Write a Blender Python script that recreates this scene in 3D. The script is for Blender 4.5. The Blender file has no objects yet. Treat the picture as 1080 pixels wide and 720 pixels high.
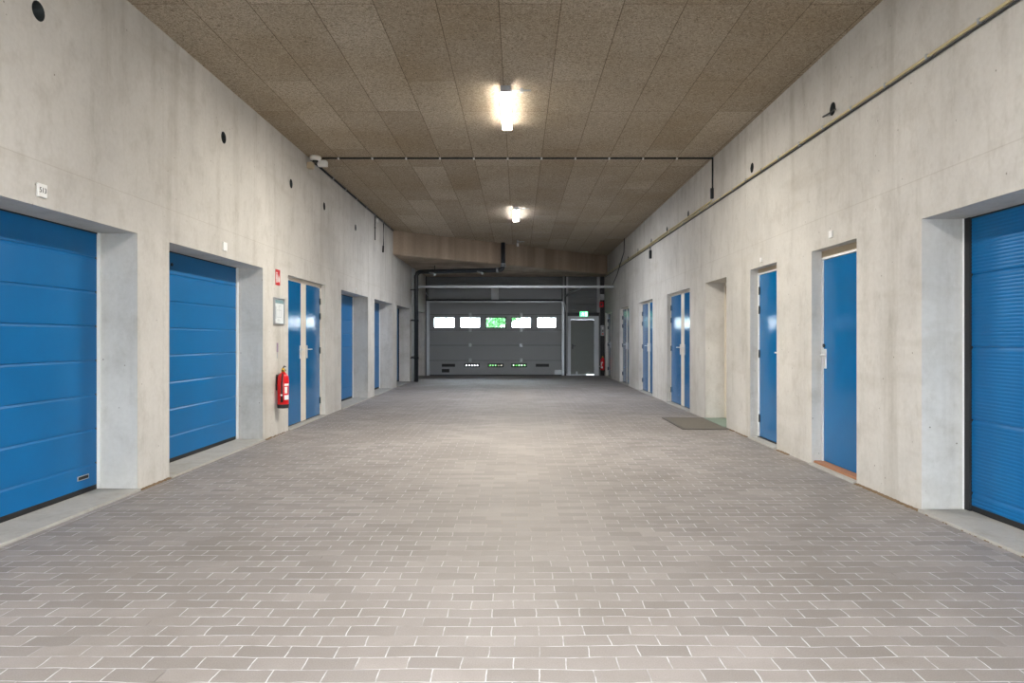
import bpy, bmesh, math, random
from mathutils import Vector, Matrix
random.seed(7)
S = bpy.context.scene
COL = S.collection
PI = math.pi
WL, WR = -3.40, 3.17          # faces of the two long walls
CEIL = 4.30
LINTEL = 2.30
YN, YE = -4.0, 26.25          # open near end, end wall
F, VX, VY, H = 750.0, 546.5, 357.0, 1.36

# ------------------------------------------------------------------ materials
def srgb(r, g, b):
    f = lambda c: (c/255/12.92) if c/255 <= .04045 else ((c/255+.055)/1.055)**2.4
    return (f(r), f(g), f(b), 1.0)

def new_mat(name):
    m = bpy.data.materials.new(name); m.use_nodes = True
    nt = m.node_tree
    return m, nt, nt.nodes['Principled BSDF']

def N(nt, t, **kw):
    n = nt.nodes.new(t)
    for k, v in kw.items():
        if k in n.inputs: n.inputs[k].default_value = v
        else: setattr(n, k, v)
    return n

def plain(name, col, rough=.5, metal=0.0, bump=0.0, bscale=120, var=0.06, vscale=6, spec=None):
    m, nt, b = new_mat(name)
    tc = N(nt, 'ShaderNodeTexCoord')
    no = N(nt, 'ShaderNodeTexNoise', Scale=vscale, Detail=5.0)
    nt.links.new(tc.outputs['Object'], no.inputs['Vector'])
    mx = N(nt, 'ShaderNodeMix', data_type='RGBA')
    mx.inputs['A'].default_value = tuple(c*(1-var) for c in col[:3])+(1,)
    mx.inputs['B'].default_value = tuple(min(1, c*(1+var)) for c in col[:3])+(1,)
    nt.links.new(no.outputs['Fac'], mx.inputs['Factor'])
    nt.links.new(mx.outputs['Result'], b.inputs['Base Color'])
    b.inputs['Roughness'].default_value = rough
    b.inputs['Metallic'].default_value = metal
    if spec is not None: b.inputs['Specular IOR Level'].default_value = spec
    if bump:
        n2 = N(nt, 'ShaderNodeTexNoise', Scale=bscale, Detail=3.0)
        nt.links.new(tc.outputs['Object'], n2.inputs['Vector'])
        bp = N(nt, 'ShaderNodeBump', Strength=bump, Distance=.01)
        nt.links.new(n2.outputs['Fac'], bp.inputs['Height'])
        nt.links.new(bp.outputs['Normal'], b.inputs['Normal'])
    return m

def emit(name, col, strength):
    m, nt, b = new_mat(name)
    b.inputs['Base Color'].default_value = col
    b.inputs['Emission Color'].default_value = col
    b.inputs['Emission Strength'].default_value = strength
    b.inputs['Roughness'].default_value = .4
    return m

def mapping(nt, src, scale=(1, 1, 1), loc=(0, 0, 0), rot=(0, 0, 0)):
    mp = N(nt, 'ShaderNodeMapping')
    mp.inputs['Scale'].default_value = scale; mp.inputs['Location'].default_value = loc; mp.inputs['Rotation'].default_value = rot
    nt.links.new(src, mp.inputs['Vector'])
    return mp.outputs['Vector']

def ramp(nt, fac, p0, c0, p1, c1):
    r = N(nt, 'ShaderNodeValToRGB')
    e = r.color_ramp.elements
    e[0].position, e[0].color = p0, c0
    e[1].position, e[1].color = p1, c1
    nt.links.new(fac, r.inputs['Fac'])
    return r.outputs['Color']

def mixc(nt, a, b, fac, mode='MIX'):
    mx = N(nt, 'ShaderNodeMix', data_type='RGBA', blend_type=mode)
    for k, v in (('A', a), ('B', b), ('Factor', fac)):
        if hasattr(v, 'is_output'): nt.links.new(v, mx.inputs[k])
        else: mx.inputs[k].default_value = v
    return mx.outputs['Result']

def concrete_mat(name, base, streak=True, seed=0.0):
    m, nt, b = new_mat(name)
    tc = N(nt, 'ShaderNodeTexCoord'); P = tc.outputs['Object']
    big = N(nt, 'ShaderNodeTexNoise', Scale=.55, Detail=6.0, Roughness=.6)
    nt.links.new(mapping(nt, P, loc=(seed, seed, 0)), big.inputs['Vector'])
    col = mixc(nt, tuple(c*.80 for c in base[:3])+(1,), tuple(min(1, c*1.10) for c in base[:3])+(1,), ramp(nt, big.outputs['Fac'], .3, (0, 0, 0, 1), .7, (1, 1, 1, 1)))
    # vertical pour streaks
    st = N(nt, 'ShaderNodeTexNoise', Scale=1.0, Detail=5.0, Roughness=.65)
    nt.links.new(mapping(nt, P, scale=(3.2, 3.2, .28)), st.inputs['Vector'])
    col = mixc(nt, col, srgb(158, 152, 140), ramp(nt, st.outputs['Fac'], .52, (0, 0, 0, 1), .82, (.62, .62, .62, 1)))
    # diagonal run marks
    dg = N(nt, 'ShaderNodeTexNoise', Scale=1.0, Detail=4.0, Roughness=.6)
    nt.links.new(mapping(nt, P, scale=(1, .45, 2.6), rot=(.35, 0, 0)), dg.inputs['Vector'])
    col = mixc(nt, col, srgb(176, 170, 158), ramp(nt, dg.outputs['Fac'], .56, (0, 0, 0, 1), .74, (.45, .45, .45, 1)))
    fine = N(nt, 'ShaderNodeTexNoise', Scale=28.0, Detail=4.0)
    nt.links.new(P, fine.inputs['Vector'])
    col = mixc(nt, col, (.72, .70, .66, 1), ramp(nt, fine.outputs['Fac'], .35, (0, 0, 0, 1), .75, (.22, .22, .22, 1)), 'MULTIPLY')
    mid = N(nt, 'ShaderNodeTexNoise', Scale=5.0, Detail=8.0, Roughness=.7)
    nt.links.new(mapping(nt, P, scale=(1, 1, .6)), mid.inputs['Vector'])
    col = mixc(nt, col, (.70, .68, .64, 1), ramp(nt, mid.outputs['Fac'], .50, (0, 0, 0, 1), .78, (.7, .7, .7, 1)), 'MULTIPLY')
    # blow-holes
    vo = N(nt, 'ShaderNodeTexVoronoi', Scale=7.0)
    nt.links.new(P, vo.inputs['Vector'])
    col = mixc(nt, col, srgb(105, 98, 88), ramp(nt, vo.outputs['Distance'], .035, (.7, .7, .7, 1), .06, (0, 0, 0, 1)))
    # formwork joints: thin vertical lines every 2.42 m with a lighter fin and a horizontal one
    br = N(nt, 'ShaderNodeTexBrick', Scale=1.0)
    br.offset = 0.0
    br.inputs['Brick Width'].default_value = 2.42; br.inputs['Row Height'].default_value = 2.62
    br.inputs['Mortar Size'].default_value = .006; br.inputs['Mortar Smooth'].default_value = .6
    sx = N(nt, 'ShaderNodeSeparateXYZ'); nt.links.new(P, sx.inputs[0])
    cx = N(nt, 'ShaderNodeCombineXYZ')
    ad = N(nt, 'ShaderNodeMath', operation='ADD'); ad.inputs[1].default_value = .45+seed
    nt.links.new(sx.outputs['Y'], ad.inputs[0])
    nt.links.new(ad.outputs[0], cx.inputs['X']); nt.links.new(sx.outputs['Z'], cx.inputs['Y'])
    nt.links.new(cx.outputs[0], br.inputs['Vector'])
    jf = N(nt, 'ShaderNodeMath', operation='MULTIPLY'); jf.inputs[1].default_value = .25 if streak else 0.0
    nt.links.new(br.outputs['Fac'], jf.inputs[0])
    col = mixc(nt, col, srgb(150, 140, 124), jf.outputs[0])
    nt.links.new(col, b.inputs['Base Color'])
    b.inputs['Roughness'].default_value = .82
    b.inputs['Specular IOR Level'].default_value = .3
    bp = N(nt, 'ShaderNodeBump', Strength=.18, Distance=.01)
    nt.links.new(fine.outputs['Fac'], bp.inputs['Height'])
    nt.links.new(bp.outputs['Normal'], b.inputs['Normal'])
    return m

def floor_mat(name, along=False):
    m, nt, b = new_mat(name)
    tc = N(nt, 'ShaderNodeTexCoord'); P = tc.outputs['Object']
    wob = N(nt, 'ShaderNodeTexNoise', Scale=1.7, Detail=3.0)
    nt.links.new(P, wob.inputs['Vector'])
    sub = N(nt, 'ShaderNodeVectorMath', operation='SUBTRACT'); sub.inputs[1].default_value = (.5, .5, .5)
    nt.links.new(wob.outputs['Color'], sub.inputs[0])
    scl = N(nt, 'ShaderNodeVectorMath', operation='SCALE'); scl.inputs['Scale'].default_value = .05
    nt.links.new(sub.outputs[0], scl.inputs[0])
    w2 = N(nt, 'ShaderNodeTexNoise', Scale=9.0, Detail=2.0)
    nt.links.new(P, w2.inputs['Vector'])
    sub2 = N(nt, 'ShaderNodeVectorMath', operation='SUBTRACT'); sub2.inputs[1].default_value = (.5, .5, .5)
    nt.links.new(w2.outputs['Color'], sub2.inputs[0])
    scl2 = N(nt, 'ShaderNodeVectorMath', operation='SCALE'); scl2.inputs['Scale'].default_value = .012
    nt.links.new(sub2.outputs[0], scl2.inputs[0])
    a1 = N(nt, 'ShaderNodeVectorMath', operation='ADD'); nt.links.new(P, a1.inputs[0]); nt.links.new(scl.outputs[0], a1.inputs[1])
    a2 = N(nt, 'ShaderNodeVectorMath', operation='ADD'); nt.links.new(a1.outputs[0], a2.inputs[0]); nt.links.new(scl2.outputs[0], a2.inputs[1])
    vec = mapping(nt, a2.outputs[0], rot=(0, 0, PI/2) if along else (0, 0, 0), loc=(.02, .03, 0))
    br = N(nt, 'ShaderNodeTexBrick', Scale=1.0)
    br.offset = .5
    br.inputs['Brick Width'].default_value = .219; br.inputs['Row Height'].default_value = .1095
    br.inputs['Mortar Size'].default_value = .0031; br.inputs['Mortar Smooth'].default_value = .25
    br.inputs['Color1'].default_value = (0, 0, 0, 1); br.inputs['Color2'].default_value = (1, 1, 1, 1); br.inputs['Mortar'].default_value = (.5, .5, .5, 1)
    nt.links.new(vec, br.inputs['Vector'])
    brick = mixc(nt, srgb(133, 128, 125), srgb(154, 148, 145), br.outputs['Color'])
    big = N(nt, 'ShaderNodeTexNoise', Scale=.8, Detail=6.0, Roughness=.65)
    nt.links.new(P, big.inputs['Vector'])
    brick = mixc(nt, brick, srgb(122, 116, 110), ramp(nt, big.outputs['Fac'], .42, (0, 0, 0, 1), .72, (.8, .8, .8, 1)))
    gr = N(nt, 'ShaderNodeTexNoise', Scale=160.0, Detail=3.0)
    nt.links.new(P, gr.inputs['Vector'])
    brick = mixc(nt, brick, (.72, .72, .72, 1), ramp(nt, gr.outputs['Fac'], .35, (.5, .5, .5, 1), .65, (0, 0, 0, 1)), 'MULTIPLY')
    # tyre-worn middle lane: fine tan dust fills the joints there
    sx = N(nt, 'ShaderNodeSeparateXYZ'); nt.links.new(P, sx.inputs[0])
    ab = N(nt, 'ShaderNodeMath', operation='ABSOLUTE'); nt.links.new(sx.outputs['X'], ab.inputs[0])
    nz = N(nt, 'ShaderNodeMath', operation='MULTIPLY_ADD'); nz.inputs[1].default_value = 1.6
    nt.links.new(big.outputs['Fac'], nz.inputs[0]); nt.links.new(ab.outputs[0], nz.inputs[2])
    worn = ramp(nt, nz.outputs[0], .55, (1, 1, 1, 1), 1.0, (0, 0, 0, 1))
    r = nt.nodes[-1]
    mr = N(nt, 'ShaderNodeMapRange'); mr.inputs['From Min'].default_value = .7; mr.inputs['From Max'].default_value = 2.1
    mr.inputs['To Min'].default_value = 1.0; mr.inputs['To Max'].default_value = 0.0
    nt.links.new(nz.outputs[0], mr.inputs['Value'])
    my = N(nt, 'ShaderNodeMapRange'); my.inputs['From Min'].default_value = 3.0; my.inputs['From Max'].default_value = 5.2
    nt.links.new(sx.outputs['Y'], my.inputs['Value'])
    wm = N(nt, 'ShaderNodeMath', operation='MULTIPLY'); nt.links.new(mr.outputs['Result'], wm.inputs[0]); nt.links.new(my.outputs['Result'], wm.inputs[1])
    wornf = wm.outputs[0]
    jn = N(nt, 'ShaderNodeTexNoise', Scale=3.0, Detail=3.0)
    nt.links.new(P, jn.inputs['Vector'])
    jcol = mixc(nt, srgb(190, 190, 193), srgb(108, 102, 98), ramp(nt, jn.outputs['Fac'], .50, (0, 0, 0, 1), .72, (1, 1, 1, 1)))
    jcol = mixc(nt, jcol, srgb(142, 132, 119), wornf)
    dust = N(nt, 'ShaderNodeMath', operation='MULTIPLY'); dust.inputs[1].default_value = .24
    nt.links.new(wornf, dust.inputs[0])
    brick = mixc(nt, brick, srgb(150, 141, 127), dust.outputs[0])
    jb = N(nt, 'ShaderNodeTexNoise', Scale=14.0, Detail=4.0)
    nt.links.new(P, jb.inputs['Vector'])
    jm = N(nt, 'ShaderNodeMath', operation='MULTIPLY'); nt.links.new(br.outputs['Fac'], jm.inputs[0])
    nt.links.new(ramp(nt, jb.outputs['Fac'], .34, (.3, .3, .3, 1), .52, (1, 1, 1, 1)), jm.inputs[1])
    col = mixc(nt, brick, jcol, jm.outputs[0])
    nt.links.new(col, b.inputs['Base Color'])
    b.inputs['Roughness'].default_value = .62
    b.inputs['Specular IOR Level'].default_value = .35
    inv = N(nt, 'ShaderNodeMath', operation='MULTIPLY_ADD'); inv.inputs[1].default_value = -.6; inv.inputs[2].default_value = 1.0
    nt.links.new(br.outputs['Fac'], inv.inputs[0])
    hb = N(nt, 'ShaderNodeMath', operation='MULTIPLY_ADD'); hb.inputs[1].default_value = .25
    nt.links.new(gr.outputs['Fac'], hb.inputs[0]); nt.links.new(inv.outputs[0], hb.inputs[2])
    bp = N(nt, 'ShaderNodeBump', Strength=.5, Distance=.006)
    nt.links.new(hb.outputs[0], bp.inputs['Height'])
    nt.links.new(bp.outputs['Normal'], b.inputs['Normal'])
    return m

def ceiling_mat(name):
    m, nt, b = new_mat(name)
    tc = N(nt, 'ShaderNodeTexCoord'); P = tc.outputs['Object']
    sx = N(nt, 'ShaderNodeSeparateXYZ'); nt.links.new(P, sx.inputs[0])
    cx = N(nt, 'ShaderNodeCombineXYZ')
    a = N(nt, 'ShaderNodeMath', operation='ADD'); a.inputs[1].default_value = .17+.549*20; nt.links.new(sx.outputs['X'], a.inputs[0])
    a0 = N(nt, 'ShaderNodeMath', operation='ADD'); a0.inputs[1].default_value = 20.3; nt.links.new(sx.outputs['Y'], a0.inputs[0])
    nt.links.new(a0.outputs[0], cx.inputs['X']); nt.links.new(a.outputs[0], cx.inputs['Y'])
    br = N(nt, 'ShaderNodeTexBrick', Scale=1.0)
    br.offset = .37; br.offset_frequency = 3
    br.inputs['Brick Width'].default_value = 2.95; br.inputs['Row Height'].default_value = .549
    br.inputs['Mortar Size'].default_value = .0045; br.inputs['Mortar Smooth'].default_value = .3
    br.inputs['Color1'].default_value = (0, 0, 0, 1); br.inputs['Color2'].default_value = (1, 1, 1, 1); br.inputs['Mortar'].default_value = (.5, .5, .5, 1)
    nt.links.new(cx.outputs[0], br.inputs['Vector'])
    col = mixc(nt, srgb(184, 170, 150), srgb(208, 196, 177), br.outputs['Color'])
    big = N(nt, 'ShaderNodeTexNoise', Scale=.7, Detail=4.0)
    nt.links.new(P, big.inputs['Vector'])
    col = mixc(nt, col, srgb(166, 146, 116), ramp(nt, big.outputs['Fac'], .4, (0, 0, 0, 1), .75, (.55, .55, .55, 1)))
    # wood-wool strands
    s1 = N(nt, 'ShaderNodeTexNoise', Scale=48.0, Detail=4.0, Roughness=.7, Distortion=1.5)
    nt.links.new(P, s1.inputs['Vector'])
    col = mixc(nt, col, srgb(88, 75, 58), ramp(nt, s1.outputs['Fac'], .34, (.85, .85, .85, 1), .55, (0, 0, 0, 1)))
    col = mixc(nt, col, srgb(222, 208, 184), ramp(nt, s1.outputs['Fac'], .58, (0, 0, 0, 1), .78, (.8, .8, .8, 1)))
    # light fixings
    vo = N(nt, 'ShaderNodeTexVoronoi', Scale=1.7)
    nt.links.new(mapping(nt, P, scale=(1, 1, 0)), vo.inputs['Vector'])
    col = mixc(nt, col, srgb(215, 205, 190), ramp(nt, vo.outputs['Distance'], .018, (.8, .8, .8, 1), .03, (0, 0, 0, 1)))
    jf = N(nt, 'ShaderNodeMath', operation='MULTIPLY'); jf.inputs[1].default_value = .75
    nt.links.new(br.outputs['Fac'], jf.inputs[0])
    col = mixc(nt, col, srgb(84, 70, 54), jf.outputs[0])
    nt.links.new(col, b.inputs['Base Color'])
    b.inputs['Roughness'].default_value = .95
    b.inputs['Specular IOR Level'].default_value = .1
    bp = N(nt, 'ShaderNodeBump', Strength=.9, Distance=.02)
    nt.links.new(s1.outputs['Fac'], bp.inputs['Height'])
    nt.links.new(bp.outputs['Normal'], b.inputs['Normal'])
    return m

def board_mat(name, base):
    m, nt, b = new_mat(name)
    tc = N(nt, 'ShaderNodeTexCoord'); P = tc.outputs['Object']
    w = N(nt, 'ShaderNodeTexNoise', Scale=1.0, Detail=4.0)
    nt.links.new(mapping(nt, P, scale=(2.2, 2.2, .12)), w.inputs['Vector'])
    col = mixc(nt, tuple(c*.72 for c in base[:3])+(1,), tuple(c*1.2 for c in base[:3])+(1,), ramp(nt, w.outputs['Fac'], .35, (0, 0, 0, 1), .65, (1, 1, 1, 1)))
    f = N(nt, 'ShaderNodeTexNoise', Scale=30.0, Detail=4.0)
    nt.links.new(P, f.inputs['Vector'])
    col = mixc(nt, col, (.75, .72, .68, 1), ramp(nt, f.outputs['Fac'], .4, (0, 0, 0, 1), .7, (.5, .5, .5, 1)), 'MULTIPLY')
    nt.links.new(col, b.inputs['Base Color'])
    b.inputs['Roughness'].default_value = .85
    return m

def ribbed_mat(name, col, rough, pitch, strength, metal=0.0):
    m, nt, b = new_mat(name)
    tc = N(nt, 'ShaderNodeTexCoord')
    sx = N(nt, 'ShaderNodeSeparateXYZ'); nt.links.new(tc.outputs['Object'], sx.inputs[0])
    mu = N(nt, 'ShaderNodeMath', operation='MULTIPLY'); mu.inputs[1].default_value = 2*PI/pitch
    nt.links.new(sx.outputs['Z'], mu.inputs[0])
    sn = N(nt, 'ShaderNodeMath', operation='SINE'); nt.links.new(mu.outputs[0], sn.inputs[0])
    bp = N(nt, 'ShaderNodeBump', Strength=strength, Distance=.004)
    nt.links.new(sn.outputs[0], bp.inputs['Height']); nt.links.new(bp.outputs['Normal'], b.inputs['Normal'])
    no = N(nt, 'ShaderNodeTexNoise', Scale=1.5, Detail=5.0)
    nt.links.new(tc.outputs['Object'], no.inputs['Vector'])
    c = mixc(nt, tuple(x*.9 for x in col[:3])+(1,), tuple(min(1, x*1.1) for x in col[:3])+(1,), no.outputs['Fac'])
    nt.links.new(c, b.inputs['Base Color'])
    b.inputs['Roughness'].default_value = rough; b.inputs['Metallic'].default_value = metal
    return m

def blue_mat(name, col, rough, spec=.5, fluted=False):
    m, nt, b = new_mat(name)
    tc = N(nt, 'ShaderNodeTexCoord'); P = tc.outputs['Object']
    no = N(nt, 'ShaderNodeTexNoise', Scale=2.0, Detail=6.0, Roughness=.65)
    nt.links.new(P, no.inputs['Vector'])
    c = mixc(nt, tuple(x*.84 for x in col[:3])+(1,), tuple(x*1.18 for x in col[:3])+(1,), no.outputs['Fac'])
    # pale scuffs
    sc = N(nt, 'ShaderNodeTexNoise', Scale=1.0, Detail=6.0, Roughness=.75)
    nt.links.new(mapping(nt, P, scale=(2, 2.0, 6)), sc.inputs['Vector'])
    c = mixc(nt, c, srgb(120, 170, 205), ramp(nt, sc.outputs['Fac'], .70, (0, 0, 0, 1), .84, (.25, .25, .25, 1)))
    nt.links.new(c, b.inputs['Base Color'])
    b.inputs['Specular IOR Level'].default_value = spec
    rr = N(nt, 'ShaderNodeMapRange'); rr.inputs['To Min'].default_value = rough*.85; rr.inputs['To Max'].default_value = rough*1.25
    nt.links.new(no.outputs['Fac'], rr.inputs['Value']); nt.links.new(rr.outputs['Result'], b.inputs['Roughness'])
    bp = N(nt, 'ShaderNodeBump', Strength=.05, Distance=.004)
    n3 = N(nt, 'ShaderNodeTexNoise', Scale=90.0, Detail=2.0)
    nt.links.new(P, n3.inputs['Vector'])
    nt.links.new(n3.outputs['Fac'], bp.inputs['Height'])
    if not fluted:
        nt.links.new(bp.outputs['Normal'], b.inputs['Normal'])
        return m
    # fine upright flutes pressed into the sheet
    sx = N(nt, 'ShaderNodeSeparateXYZ'); nt.links.new(P, sx.inputs[0])
    mu = N(nt, 'ShaderNodeMath', operation='MULTIPLY'); mu.inputs[1].default_value = 2*PI/.021; nt.links.new(sx.outputs['Y'], mu.inputs[0])
    sn = N(nt, 'ShaderNodeMath', operation='SINE'); nt.links.new(mu.outputs[0], sn.inputs[0])
    am = N(nt, 'ShaderNodeMath', operation='MULTIPLY'); am.inputs[1].default_value = .045; nt.links.new(sn.outputs[0], am.inputs[0])
    cx = N(nt, 'ShaderNodeCombineXYZ'); nt.links.new(am.outputs[0], cx.inputs['Y'])
    ge = N(nt, 'ShaderNodeNewGeometry')
    ad = N(nt, 'ShaderNodeVectorMath', operation='ADD'); nt.links.new(ge.outputs['Normal'], ad.inputs[0]); nt.links.new(cx.outputs[0], ad.inputs[1])
    nm = N(nt, 'ShaderNodeVectorMath', operation='NORMALIZE'); nt.links.new(ad.outputs[0], nm.inputs[0])
    nt.links.new(nm.outputs[0], b.inputs['Normal'])
    return m

def glass_mat(name):
    m = bpy.data.materials.new(name); m.use_nodes = True
    nt = m.node_tree; nt.nodes.clear()
    o = N(nt, 'ShaderNodeOutputMaterial'); t = N(nt, 'ShaderNodeBsdfTransparent'); g = N(nt, 'ShaderNodeBsdfGlossy')
    t.inputs['Color'].default_value = (.93, .95, .94, 1); g.inputs['Roughness'].default_value = .03
    fr = N(nt, 'ShaderNodeFresnel', IOR=1.45)
    mx = N(nt, 'ShaderNodeMixShader')
    nt.links.new(fr.outputs[0], mx.inputs[0]); nt.links.new(t.outputs[0], mx.inputs[1]); nt.links.new(g.outputs[0], mx.inputs[2])
    nt.links.new(mx.outputs[0], o.inputs[0])
    return m

def leaf_mat(name, col):
    m, nt, b = new_mat(name)
    b.inputs['Base Color'].default_value = col; b.inputs['Roughness'].default_value = .8; b.inputs['Specular IOR Level'].default_value = .1
    tr = N(nt, 'ShaderNodeBsdfTranslucent'); tr.inputs['Color'].default_value = col
    mx = N(nt, 'ShaderNodeMixShader'); mx.inputs[0].default_value = .45
    out = nt.nodes['Material Output']
    nt.links.new(b.outputs[0], mx.inputs[1]); nt.links.new(tr.outputs[0], mx.inputs[2]); nt.links.new(mx.outputs[0], out.inputs[0])
    return m

BLUE = srgb(0, 101, 160)
M = dict(
    wall=concrete_mat('concrete_wall', srgb(208, 205, 199)),
    sill=concrete_mat('concrete_sill', srgb(176, 174, 168), False, 3.3),
    sill_green=plain('green_grey_sill', srgb(128, 146, 134), .7, bump=.1),
    floor=floor_mat('pavers'), edge=floor_mat('edge_pavers', True),
    ceiling=ceiling_mat('wood_wool'), beam=board_mat('beam_board', srgb(168, 150, 131)),
    ground=plain('yard', srgb(150, 146, 140), .9, bump=.2, bscale=20),
    clad=ribbed_mat('grey_cladding', srgb(104, 106, 107), .5, .06, .5),
    ohdoor=ribbed_mat('grey_door_sheet', srgb(136, 139, 141), .42, .028, .25),
    blue=blue_mat('blue_paint', BLUE, .34, .22), blue_leaf=blue_mat('blue_leaf_paint', BLUE, .10, .38, True),
    cream=plain('cream_paint', srgb(226, 218, 204), .45), white=plain('white_paint', srgb(232, 232, 230), .4),
    beige=plain('beige_paint', srgb(188, 172, 146), .6),
    black=plain('black_rubber', srgb(26, 27, 29), .6), dark=plain('dark_metal', srgb(42, 46, 50), .45, .3),
    pipe=plain('black_pipe', srgb(38, 42, 47), .35), steel=plain('steel', srgb(190, 192, 195), .3, .9),
    galv=plain('galvanised', srgb(170, 174, 178), .4, .7), grey=plain('grey_plastic', srgb(172, 174, 176), .5),
    red=plain('red_paint', srgb(206, 14, 24), .28), yellow=plain('yellow_pipe', srgb(200, 186, 140), .5),
    brass=plain('brass', srgb(205, 170, 70), .35, .6), terracotta=plain('terracotta', srgb(162, 114, 84), .8, bump=.2),
    paper=plain('paper', srgb(224, 230, 232), .6), teal=plain('teal_ink', srgb(120, 150, 156), .6), ink=plain('grey_ink', srgb(176, 186, 192), .6),
    digits=plain('digit_ink', srgb(70, 72, 74), .6),
    mat=plain('mat_grid', srgb(120, 115, 107), .8, bump=.3), matframe=plain('mat_frame', srgb(90, 86, 80), .6),
    glass=glass_mat('pane_glass'), lamp_a=emit('tube_warm', (1.0, .94, .84, 1), 340.0), lamp_b=emit('tube_cool', (.93, .95, 1.0, 1), 280.0), lamp_c=emit('tube_white', (1.0, .97, .94, 1), 400.0),
    exit=emit('exit_green', (.10, .72, .28, 1), 1.6), exitw=emit('exit_white', (.55, 1.0, .68, 1), 2.2),
    facade=plain('white_facade', srgb(236, 238, 242), .7), leaf=leaf_mat('leaves', srgb(92, 152, 96)), bark=plain('bark', srgb(92, 78, 62), .9, bump=.4, bscale=30),
    hole=plain('hole_dark_grey', srgb(58, 64, 66), .7),  # dark grey colour on the inner faces of the round wall holes
    framegrey=plain('frame_grey', srgb(206, 210, 214), .45), clad2=plain('leaf_grey', srgb(112, 116, 112), .5), condw=plain('conduit_grey', srgb(226, 232, 236), .18), fitting=plain('satin_fitting', srgb(214, 214, 212), .35, .35), grass=leaf_mat('grass', srgb(40, 120, 30)),
    dirt=plain('brown_dirt', srgb(120, 100, 76), .95, bump=.4),
    lens=plain('lens', srgb(18, 20, 22), .1), purple=plain('faded_purple', srgb(150, 128, 150), .5),
)

# ------------------------------------------------------------------ mesh helpers
class MB:
    def __init__(s): s.bm = bmesh.new()
    def box(s, x0, x1, y0, y1, z0, z1, bev=0.0, seg=2):
        x0, x1 = sorted((x0, x1)); y0, y1 = sorted((y0, y1)); z0, z1 = sorted((z0, z1))
        r = bmesh.ops.create_cube(s.bm, size=1.0)
        for v in r['verts']:
            v.co = Vector(((x0+x1)/2+v.co.x*(x1-x0), (y0+y1)/2+v.co.y*(y1-y0), (z0+z1)/2+v.co.z*(z1-z0)))
        if bev:
            es = list({e for v in r['verts'] for e in v.link_edges})
            bmesh.ops.bevel(s.bm, geom=es, offset=bev, segments=seg, profile=.5, affect='EDGES')
        return s
    def tube(s, pts, r, seg=12, cap=True):
        pts = [Vector(p) for p in pts]; rings = []
        for i, p in enumerate(pts):
            if i == 0: d = (pts[1]-pts[0])
            elif i == len(pts)-1: d = (pts[-1]-pts[-2])
            else: d = (pts[i+1]-p).normalized()+(p-pts[i-1]).normalized()
            d.normalize()
            up = Vector((0, 0, 1)) if abs(d.z) < .9 else Vector((0, 1, 0))
            a = d.cross(up).normalized(); b_ = d.cross(a).normalized()
            rr = r[i] if isinstance(r, (list, tuple)) else r
            rings.append([s.bm.verts.new(p+a*math.cos(2*PI*k/seg)*rr+b_*math.sin(2*PI*k/seg)*rr) for k in range(seg)])
        for i in range(len(rings)-1):
            for k in range(seg):
                f = s.bm.faces.new((rings[i][k], rings[i][(k+1) % seg], rings[i+1][(k+1) % seg], rings[i+1][k])); f.smooth = True
        if cap:
            s.bm.faces.new(rings[0][::-1]); s.bm.faces.new(rings[-1])
        return s
    def lathe(s, c, prof, seg=24):
        c = Vector(c); rings = []
        for (r, z) in prof:
            if r < 1e-5: rings.append([s.bm.verts.new(c+Vector((0, 0, z)))])
            else: rings.append([s.bm.verts.new(c+Vector((math.cos(2*PI*k/seg)*r, math.sin(2*PI*k/seg)*r, z))) for k in range(seg)])
        for a, b_ in zip(rings, rings[1:]):
            for k in range(seg):
                k2 = (k+1) % seg
                if len(a) == 1 and len(b_) == 1: continue
                if len(a) == 1: vs = (a[0], b_[k2], b_[k])
                elif len(b_) == 1: vs = (a[k], a[k2], b_[0])
                else: vs = (a[k], a[k2], b_[k2], b_[k])
                s.bm.faces.new(vs).smooth = True
        return s
    def poly(s, pts):
        s.bm.faces.new([s.bm.verts.new(Vector(p)) for p in pts]); return s
    def prism(s, pts, off):
        """flat outline PTS pushed along OFF into a closed solid"""
        off = Vector(off)
        a = [s.bm.verts.new(Vector(p)) for p in pts]; b_ = [s.bm.verts.new(Vector(p)+off) for p in pts]
        s.bm.faces.new(a[::-1]); s.bm.faces.new(b_)
        for i in range(len(a)):
            j = (i+1) % len(a)
            s.bm.faces.new((a[i], a[j], b_[j], b_[i]))
        return s
    def build(s, name, mat, parent=None, keep=False):
        """one mesh object; its shape was drawn in world coordinates, its origin goes to its own centre (its foot, at top level)"""
        bmesh.ops.recalc_face_normals(s.bm, faces=s.bm.faces[:])
        vs = [v.co for v in s.bm.verts]
        o3 = Vector((0, 0, 0))
        if not keep:
            lo = Vector([min(v[i] for v in vs) for i in range(3)]); hi = Vector([max(v[i] for v in vs) for i in range(3)])
            o3 = (lo+hi)/2
            if parent is None: o3.z = lo.z
            for v in s.bm.verts: v.co -= o3
        me = bpy.data.meshes.new(name); s.bm.to_mesh(me); s.bm.free()
        for m in (mat if isinstance(mat, (list, tuple)) else [mat]): me.materials.append(m)
        o = bpy.data.objects.new(name, me); COL.objects.link(o)
        o.location = o3 - (ORIGIN[parent.name] if parent is not None else Vector((0, 0, 0)))
        if parent is not None: o.parent = parent
        ORIGIN[o.name] = o3
        return o

ORIGIN = {}
def tag(o, label, cat, group=None, kind=None):
    o['label'] = label; o['category'] = cat
    if group: o['group'] = group
    if kind: o['kind'] = kind
    return o

def empty(name, loc, label, cat, group=None, kind=None):
    o = bpy.data.objects.new(name, None); COL.objects.link(o)
    o.location = loc; o.empty_display_size = .1
    ORIGIN[o.name] = Vector(loc)
    return tag(o, label, cat, group, kind)

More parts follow.
